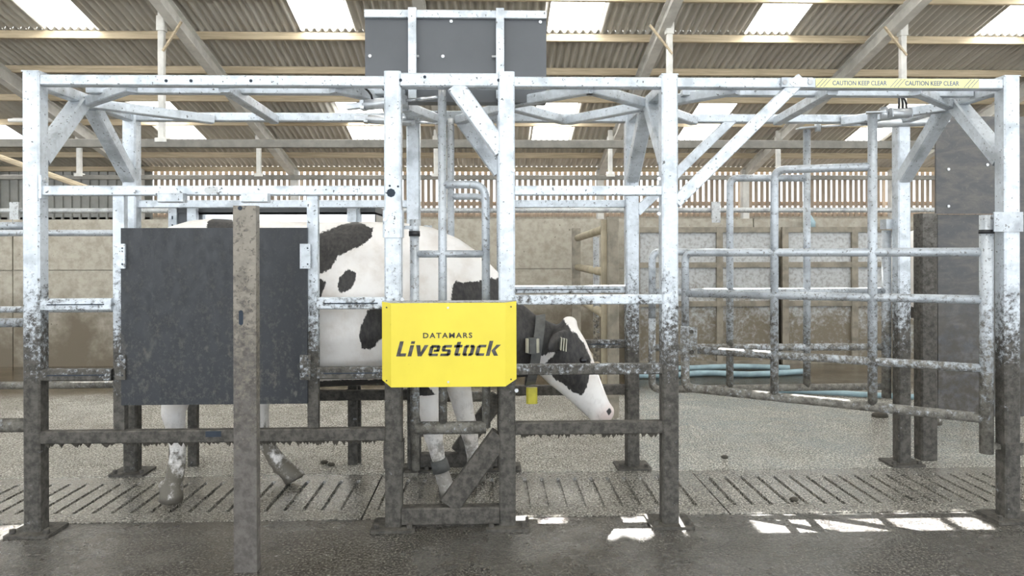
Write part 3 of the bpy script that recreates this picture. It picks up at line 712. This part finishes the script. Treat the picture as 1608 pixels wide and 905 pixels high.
# ------------------------------------------------------------------ sheeted gates against the back wall
YP = 4.72
def sheeted(px0, px1, mull, label):
    a, b = X(px0, YP, 470), X(px1, YP, 470)
    z0, z1 = Z(575, YP, 1200), Z(361, YP, 1200)
    g = thing('sheeted_gate', label, 'gate', ((a + b) / 2, YP, 0), 'sheeted gates on the back wall')
    xs = [a] + [X(m_, YP, 470) for m_ in mull] + [b]; zs_ = [z0 + .03, Z(477, YP, 1200), Z(416, YP, 1200), z1]
    for i in range(len(xs) - 1):
        for j in range(3):
            MB().box(xs[i], xs[i+1], YP + .02, YP + .03, zs_[j], zs_[j+1]).build('sheet', 'sheet' , g)
    for i, xx in enumerate(xs): MB().box(xx - .035, xx + .035, YP - .015, YP + .04, z0 if i not in (0, len(xs) - 1) else 0, z1 + .03).build('stile', 'framemud', g)
    for zz in zs_: MB().box(a, b, YP - .01, YP + .035, zz - .03, zz + .03).build('rail', 'framemud', g)
t = NT('splashed_sheet'); z = t.xyz()[2]; n = t.noise(6, 6, .7); 
mm = t.ramp(t.math('ADD', t.ramp(z, .2, 1.4, .7, 0), t.math('MULTIPLY', t.math('SUBTRACT', t.math('ADD', t.math('MULTIPLY', n, .5), t.math('MULTIPLY', t.noise(28, 6, .75), .5)), .5), 2.2)), .25, .75)
c = t.mix(t.ramp(t.noise(30, 4), .4, .7), (.44, .45, .45), (.3, .295, .28)); t.set(t.mix(mm, c, (.17, .142, .1)), .6, .1); t.bump(t.noise(40, 4), .3, .006); MAT['sheet'] = t.m
MAT['framemud'] = plain('muddy_frame', (.27, .24, .19), .8, 0, .4, 9, .3); MAT['tanpipe'] = plain('tan_stained_pipe', (.38, .325, .225), .55, 0, .3, 8)
sheeted(1000, 1217, (1130,), 'sheeted gate with splashed panels, left one on the back wall'); sheeted(1233, 1446, (1342,), 'sheeted gate with splashed panels, right one on the back wall')

# tan tube gate standing out from the back wall
A2, B2 = (X(962, 2.2), 2.2), (X(905, 4.6), 4.6)
tg = thing('tube_gate', 'tan stained tube gate folded back beside the far wall', 'gate', (A2[0], A2[1], 0))
def W(px, py): return on(px, py, A2, B2)
for (ya, yb) in ((357, 374), (429, 420), (498, 470), (600, 535)): MB().tube([W(957, ya), W(907, yb)], .036).build('rail', 'tanpipe', tg, True)
zz = W(965, 340).z; MB().beam((A2[0], A2[1], 0), (A2[0], A2[1], zz), .085, .085, (0, 1, 0)).build('post', 'framemud', tg)
MB().beam((A2[0] - .06, A2[1] + .03, .05), (A2[0] - .06, A2[1] + .03, zz - .02), .045, .05, (0, 1, 0)).build('stile', 'tanpipe', tg)
zz = W(907, 358).z; MB().beam((B2[0], B2[1], 0), (B2[0], B2[1], zz), .09, .09, (0, 1, 0)).build('post', 'framemud', tg)
m_ = W(936, 400); MB().beam((m_.x, m_.y, .1), (m_.x, m_.y, 1.4), .05, .05, (0, 1, 0)).build('stile', 'galv_far', tg)

solo(MB().tube([at(1262, 338, 4.8), at(1270, 342, 4.78), at(1273.5, 350, 4.78), at(1274, 360, 4.78)], [.02, .04, .05, .045], 10), 'hose_end', 'hosewhite', 'pale blue hose end hanging over the top of the back wall', 'hose', None, True)

# hoses on the ground
def gnd(px, py):
    d = ray(px, py); tt = (.03 - EYE) / d[2]; return Vector((tt * d[0], tt * d[1] - D0, .03))
def hose(pix, r, label):
    pts = [gnd(*p) for p in pix]; out = []
    for i in range(len(pts) - 1):
        p0, p1, p2, p3 = pts[max(i-1, 0)], pts[i], pts[i+1], pts[min(i+2, len(pts)-1)]
        for k in range(6):
            s = k / 6; out.append(.5 * ((2*p1) + (p2 - p0) * s + (2*p0 - 5*p1 + 4*p2 - p3) * s*s + (3*p1 - p0 - 3*p2 + p3) * s**3))
    out.append(pts[-1]); o = solo(MB().tube(out, r, 10), 'water_hose', 'hosewhite', label, 'hose', 'pale hoses on the floor', True)
hose([(1000, 577), (1060, 579), (1150, 576), (1240, 578)], .03, 'pale blue hose lying along the foot of the sheeted gates')
hose([(1000, 590), (1060, 589), (1110, 586), (1180, 588), (1270, 583)], .03, 'pale blue hose crossing the wet floor behind the drafting gates')
hose([(1200, 612), (1290, 616), (1360, 620), (1450, 624), (1600, 626)], .024, 'pale blue hose on the floor behind the right rear post')

# ================================================================== COW
def cow_mesh():
    mb = MB(); YC = .52; N = 20
    def ring(px, yt, yb, hw, e=2.3, topn=1.0):
        t_ = at(px, yt, YC); b_ = at(px, yb, YC); c = (t_ + b_) / 2; hz = (t_.z - b_.z) / 2; out = []
        for k in range(N):
            a = 2 * math.pi * k / N; cs, sn = math.cos(a), math.sin(a)
            xx = math.copysign(abs(cs) ** (2 / e), cs) * hw; zz = math.copysign(abs(sn) ** (2 / e), sn) * hz
            if zz > 0: xx *= 1 - (1 - topn) * (zz / hz)
            out.append(c + Vector((0, xx, zz)))
        return out
    st = [(247, 385, 430, .06, 2, 1), (254, 366, 470, .15, 2.2, .9), (270, 355, 520, .21, 2.3, .8), (300, 346, 560, .25, 2.4, .75), (335, 343, 578, .265, 2.4, .72), (385, 345, 592, .29, 2.3, .75),
          (445, 348, 602, .325, 2.3, .75), (510, 349, 607, .345, 2.3, .72), (575, 348, 604, .34, 2.3, .68), (630, 349, 598, .31, 2.3, .6), (680, 357, 594, .275, 2.3, .5), (720, 374, 592, .245, 2.3, .5),
          (755, 398, 592, .205, 2.2, .55), (785, 430, 594, .165, 2.1, .65), (812, 470, 594, .13, 2.1, .75), (838, 492, 590, .11, 2, .8), (862, 505, 584, .10, 2, .85), (880, 512, 574, .085, 2, .9)]
    mb.loft([ring(*s) for s in st])
    YH = .48
    hd = [((872, 513), (840, 578), .07), ((889, 501), (848, 590), .098), ((905, 510), (860, 602), .112), ((920, 535), (878, 616), .112), ((931, 562), (894, 629), .098), ((941, 592), (908, 642), .08), ((950, 615), (919, 652), .07),
          ((957, 632), (928, 661), .071), ((962, 646), (938, 665), .066), ((961, 655), (950, 664), .04)]
    rings = []
    for Fp, Jp, hw in hd:
        f, j = at(*Fp, YH), at(*Jp, YH); c = (f + j) / 2; hv = (f - j) / 2
        rr = []
        for k in range(N):
            a = 2*math.pi*k/N; cs = math.cos(a); sn = math.sin(a); wq = hw * (1 - .28 * max(0, -sn)); rr.append(c + Vector((0, math.copysign(abs(cs)**.87, cs) * wq, 0)) + hv * math.copysign(abs(sn)**.9, sn))
        rings.append(rr)
    mb.loft(rings)
    mb.ball(at(894, 508, YH), .045, .05, .04)                                   # poll
    for s in (-1, 1):
        mb.ball(at(914, 563, YH) + Vector((0, s * .088, .012)), .035, .022, .03)   # brow
        mb.ball(at(950, 645, YH) + Vector((.0, s * .03, 0)), .048, .045, .048)
        mb.ball(at(935, 654, YH) + Vector((.0, s * .02, 0)), .03, .035, .03)
    def leg(path, Y):
        pts = []; rr = []
        for px, py, r in path: pts.append(at(px, py, Y)); rr.append(r)
        mb.tube(pts, rr, 14)
    leg([(668, 500, .12), (672, 560, .095), (672, 610, .066), (674, 650, .052), (680, 682, .052), (684, 700, .042), (690, 728, .034), (696, 750, .041), (701, 764, .04), (704, 772, .05), (707, 783.5, .057)], .38)
    leg([(705, 500, .12), (714, 570, .09), (722, 615, .066), (731, 655, .053), (737, 678, .052), (740, 694, .042), (742, 716, .034), (744, 733, .041), (746, 742, .04), (748, 748, .05), (750, 757, .057)], .66)
    leg([(318, 440, .16), (318, 500, .17), (308, 555, .13), (290, 600, .085), (275, 632, .066), (272, 650, .058), (277, 680, .043), (280, 710, .039), (276, 740, .045), (272, 760, .044), (270, 772, .055), (268, 789, .062)], .35)
    leg([(345, 440, .15), (362, 500, .15), (385, 560, .12), (402, 612, .08), (404, 650, .062), (410, 676, .048), (420, 700, .04), (434, 722, .046), (446, 735, .046), (456, 744, .052), (462, 755, .055)], .67)
    mb.ball(at(445, 742, .67) + Vector((.06, 0, -.01)), .06, .048, .03)
    mb.ball(at(432, 736, .67), .018, .02, .03); mb.ball(at(266, 762, .35) + Vector((-.035, 0, 0)), .02, .03, .025)
    mb.ball(at(400, 600, YC), .20, .17, .12)                                    # udder
    mb.tube([at(256, 365, YC), at(246, 385, YC), at(243, 450, YC), at(242, 540, YC), at(243, 600, YC)], [.03, .028, .02, .018, .035], 10)
    for s in (-1, 1):                                                            # ears
        b0 = at(886, 523, YH) + Vector((0, s * .08, 0)); d = Vector((-.10, s * .13, -.06))
        rings = []
        for q, wd in ((0, .026), (.2, .04), (.5, .048), (.8, .034), (1, .01)):
            c = b0 + d * q; rings.append([c + Vector((.35 * math.sin(2*math.pi*k/10), 0, -1.0 * math.cos(2*math.pi*k/10))).normalized() * wd * (1 if abs(math.cos(2*math.pi*k/10)) > .3 else .45) for k in range(10)])
        mb.loft(rings)
    me = bpy.data.meshes.new('cow_src'); me.from_pydata([tuple(p) for p in mb.v], [], mb.f)
    import bmesh
    bm = bmesh.new(); bm.from_mesh(me); bmesh.ops.recalc_face_normals(bm, faces=bm.faces); bm.to_mesh(me); bm.free()
    o = bpy.data.objects.new('cow_src', me); COL.objects.link(o)
    rm = o.modifiers.new('r', 'REMESH'); rm.mode = 'VOXEL'; rm.voxel_size = .0105
    sm = o.modifiers.new('s', 'SMOOTH'); sm.iterations = 7; sm.factor = .6
    dg = bpy.context.evaluated_depsgraph_get(); out = bpy.data.meshes.new_from_object(o.evaluated_get(dg)); bpy.data.objects.remove(o)
    return out
def sdf(P, poly):
    poly = np.array(poly); d = np.full(len(P), 1e9); inside = np.zeros(len(P), bool); n = len(poly)
    for i in range(n):
        a, b = poly[i], poly[(i+1) % n]; e = b - a; w_ = P - a; tt = np.clip((w_ @ e) / (e @ e), 0, 1); q = w_ - tt[:, None] * e
        d = np.minimum(d, np.sqrt((q**2).sum(1)))
        c1 = (a[1] > P[:, 1]) != (b[1] > P[:, 1])
        with np.errstate(divide='ignore', invalid='ignore'): xi = a[0] + (P[:, 1] - a[1]) * e[0] / (e[1] if abs(e[1]) > 1e-9 else 1e-9)
        inside ^= c1 & (P[:, 0] < xi)
    return np.where(inside, -d, d)
me = cow_mesh(); nv = len(me.vertices); co = np.zeros(nv * 3); me.vertices.foreach_get('co', co); co = co.reshape(-1, 3)
P2 = co[:, [0, 2]]
def poly(pix, Y): return [(at(px, py, Y).x, at(px, py, Y).z) for px, py in pix]
body_p = [[(300, 330), (430, 372), (500, 364), (520, 353), (545, 343), (562, 350), (578, 358), (577, 372), (562, 388), (530, 402), (522, 420), (508, 430), (500, 432), (430, 440), (330, 420)],
          [(430, 436), (500, 434), (513, 440), (516, 450), (509, 468), (480, 500), (430, 480)],
          [(548, 422), (560, 428), (562, 440), (555, 452), (540, 461), (534, 450), (536, 435)],
          [(582, 485), (600, 482), (660, 488), (650, 520), (600, 530), (585, 547), (572, 548), (566, 525), (572, 505)],
          [(250, 400), (290, 420), (330, 480), (300, 560), (240, 560), (230, 450)],
          [(450, 604), (540, 599), (660, 602), (700, 640), (500, 650), (440, 640)],
          [(707, 480), (709, 450), (716, 440), (722, 445), (735, 443), (748, 444), (760, 440), (785, 440), (800, 445), (830, 470), (850, 490), (850, 600), (790, 615), (740, 600), (715, 540)]]
head_p = [[(800, 470), (862, 490), (882, 500), (891, 508), (899, 520), (908, 528), (921, 546), (928, 560), (929, 575), (922, 608), (915, 620), (900, 616), (883, 603), (868, 594), (864, 580), (856, 573), (868, 558), (872, 549), (855, 559), (840, 562), (837, 572), (838, 584), (820, 600), (780, 610), (780, 470)]]
sd = np.full(nv, 1e9)
torso = co[:, 0] < X(838, .4)
for p_ in body_p: sd = np.where(torso, np.minimum(sd, sdf(P2, poly(p_, .27))), sd)
for p_ in head_p: sd = np.where(co[:, 0] >= X(800, .4), np.minimum(sd, sdf(P2, poly(p_, .40))), sd)
# legs below the belly are white
low = (co[:, 2] < .55) & (co[:, 0] < X(800, .4)); sd = np.where(low, np.maximum(sd, .05), sd)
at1 = me.attributes.new('patch', 'FLOAT', 'POINT'); at1.data.foreach_set('value', sd.astype(np.float32))
nos = np.minimum(sdf(P2, poly([(952, 646), (958, 641), (961, 647), (956, 653)], .41)), 1)
at2 = me.attributes.new('nostril', 'FLOAT', 'POINT'); at2.data.foreach_set('value', nos.astype(np.float32))
dm = np.linalg.norm(P2 - np.array(poly([(957, 656)], .44))[0], axis=1)
at3 = me.attributes.new('muzzle', 'FLOAT', 'POINT'); at3.data.foreach_set('value', dm.astype(np.float32))
t = NT('cow_hide')
tc = t.n.new('ShaderNodeTexCoord').outputs['Object']
def attr(nm):
    a = t.n.new('ShaderNodeAttribute'); a.attribute_name = nm; return a.outputs['Fac']
hair = t.noise(70, 3, .6, vec=t.scaled((1, 1, .35), tc)); big = t.noise(9, 4, .6, vec=tc); zc = t.xyz(tc)[2]; xc_ = t.xyz(tc)[0]
v = t.math('ADD', attr('patch'), t.math('MULTIPLY', t.math('SUBTRACT', hair, .5), .03)); v = t.math('ADD', v, t.math('MULTIPLY', t.math('SUBTRACT', big, .5), .02))
wht = t.mix(t.ramp(big, .4, .75), (.78, .75, .72), (.66, .61, .56)); blk = t.mix(t.ramp(hair, .3, .7), (.014, .013, .013), (.04, .036, .033))
c = t.mix(t.ramp(v, -.003, .003), blk, wht)
c = t.mix(t.ramp(attr('muzzle'), .03, .10, .7, 0), c, (.62, .48, .44)); c = t.mix(t.ramp(attr('nostril'), -.002, .003, 1, 0), c, (.03, .025, .025))
mud = t.ramp(t.math('ADD', t.ramp(zc, .0, .6, 1.1, 0), t.math('MULTIPLY', t.math('SUBTRACT', t.noise(16, 6, .75, vec=tc), .5), 2.6)), .45, 1.0); dirt = t.math('MULTIPLY', t.ramp(t.noise(24, 6, .75, vec=t.scaled((1, 1, .6), tc)), .5, .66), t.ramp(zc, .1, .62, .75, .06))
c = t.mix(dirt, c, (.3, .27, .23))
mud = t.math('MULTIPLY', mud, t.ramp(xc_, -.75, -.35, 1, .75))
c = t.mix(mud, c, (.13, .115, .09)); c = t.mix(t.ramp(zc, .035, .065, .9, 0), c, (.06, .052, .04))
t.set(c, .62); t.bump(hair, .2, .004)
me.materials.clear(); me.materials.append(t.m)
for p in me.polygons: p.use_smooth = True
me.name = 'cow_body'
cow_loc = Vector((X(500, .52), .52, 0)); me.transform(Matrix.Translation(-cow_loc))
# pattern coordinates are the body's own, so shift them along with it
for nd in t.n:
    if nd.type == 'TEX_COORD':
        mp = t.n.new('ShaderNodeVectorMath'); mp.operation = 'ADD'; mp.inputs[1].default_value = cow_loc
        outs = [l.to_socket for l in nd.outputs['Object'].links]
        t.l.new(nd.outputs['Object'], mp.inputs[0])
        for s_ in outs: t.l.new(mp.outputs[0], s_)
cow = thing('cow', 'black and white dairy cow standing inside the crate with lowered head to the right', 'cow', cow_loc)
body = bpy.data.objects.new('body', me); link(body, cow); ORG[body.name] = cow_loc.copy()
MAT['eye'] = plain('cow_eye', (.012, .010, .012), .08); MAT['collar'] = plain('grey_collar', (.10, .10, .095), .6, 0, .3, 30); MAT['collar2'] = plain('cream_tag', (.55, .53, .42), .45)
MAT['yellowtag'] = plain('yellow_tag', (.62, .55, .06), .4); MAT['claw'] = plain('hoof_horn', (.05, .045, .035), .5)
YH = .48
for s in (-1, 1):
    e = MB().ball(at(916, 566, YH - .108) + Vector((0, .216 if s > 0 else 0, 0)), .02, .014, .017, 14, 10).build('eye', 'eye', cow, True)
# collar: oval strap round the neck
cc = []
top = at(849, 499, .45); bot = at(833, 604, .45); mid = (top + bot) / 2; ax = (top - bot) / 2
ax = ax * 1.04
mb = MB(); nseg = 40; axis = Vector((1, 0, .16)).normalized()
ringv = []
for k in range(nseg):
    a = 2 * math.pi * k / nseg; c0 = Vector((mid.x, .50, mid.z)) + ax * math.sin(a) + Vector((0, .128 * math.cos(a), 0)); n0 = (ax.normalized() * math.sin(a) + Vector((0, math.cos(a), 0))).normalized()
    ringv.append([c0 - axis * .026 + n0 * .004, c0 + axis * .026 + n0 * .004, c0 + axis * .026 - n0 * .003, c0 - axis * .026 - n0 * .003])
vs = [p for r in ringv for p in r]; fs = []
for k in range(nseg):
    for j in range(4): fs.append((k*4+j, k*4+(j+1) % 4, ((k+1) % nseg)*4+(j+1) % 4, ((k+1) % nseg)*4+j))
mb.add(vs, fs); col_ = mb.build('collar', 'collar', cow); col_['label'] = 'grey webbing collar'
tp_ = at(836, 543, .36)
mb = MB(); mb.beam(tp_ + Vector((0, 0, -.036)), tp_ + Vector((0, 0, .036)), .07, .034, (0, 1, 0), .012); tg_ = mb.build('activity_tag', 'collar2', col_); tg_['label'] = 'cream plastic tag under a grey strap'
mb = MB(); mb.beam(tp_ + Vector((0, -.006, -.04)), tp_ + Vector((0, -.006, .04)), .044, .034, (0, 1, 0), .008); mb.build('tag_strap', 'collar', col_)
p = at(835, 625, .5); mb = MB(); mb.beam(p + Vector((0, 0, -.03)), p + Vector((0, 0, .055)), .058, .03, (0, 1, 0), .01); mb.build('collar_weight', 'yellowtag', col_)
for k, px in enumerate((880, 884, 888)):
    p = at(px, 540 + k, YH - .2); MB().beam(p + Vector((0, 0, -.03)), p + Vector((.004, 0, .03)), .005, .045, (0, 1, 0), .001).build('ear_tag', 'collar2', cow)
lb = at(691, 731, .38); MB().tube([lb + Vector((-.008, 0, .03)), lb + Vector((.008, 0, -.03))], [.043, .046], 16).build('leg_band', 'collar', cow, True)

# second cow, glimpsed in the next pen behind the dark boards
cow2 = thing('cow', 'dark cow mostly hidden behind the dark boards at the right end', 'cow', (3.86, 2.0, 0)); cow2.rotation_euler.z = math.radians(4)
for ch in list(cow.children):
    if ch.name.split('.')[0] in ('body', 'eye'):
        c2 = ch.copy(); link(c2, cow2)

# dung clods on the floor; the largest stands in for a cow hoof
for px, py, wh in ((509, 728, 'left of the middle posts, behind the grooved slab'), (520, 732, 'left of the middle posts, the right one of a pair'), (1138, 720, 'right of the fourth post, behind the grooved slab'), (1382, 655, 'beside the right rear post, standing in for a cow hoof'), (1247, 787, 'on the right part of the grooved slab'), (618, 815, 'at the foot of the left middle post')):
    d = ray(px, py); tt = -EYE / d[2]; c = Vector((tt * d[0], tt * d[1] - D0, .008)); s = .05 if px == 1382 else .018
    solo(MB().ball(c, s * 1.3, s, s * .7, 9, 6), 'dung_clod', 'clod', 'dark dung lump ' + wh, 'dung', 'dung lumps on the floor', True)
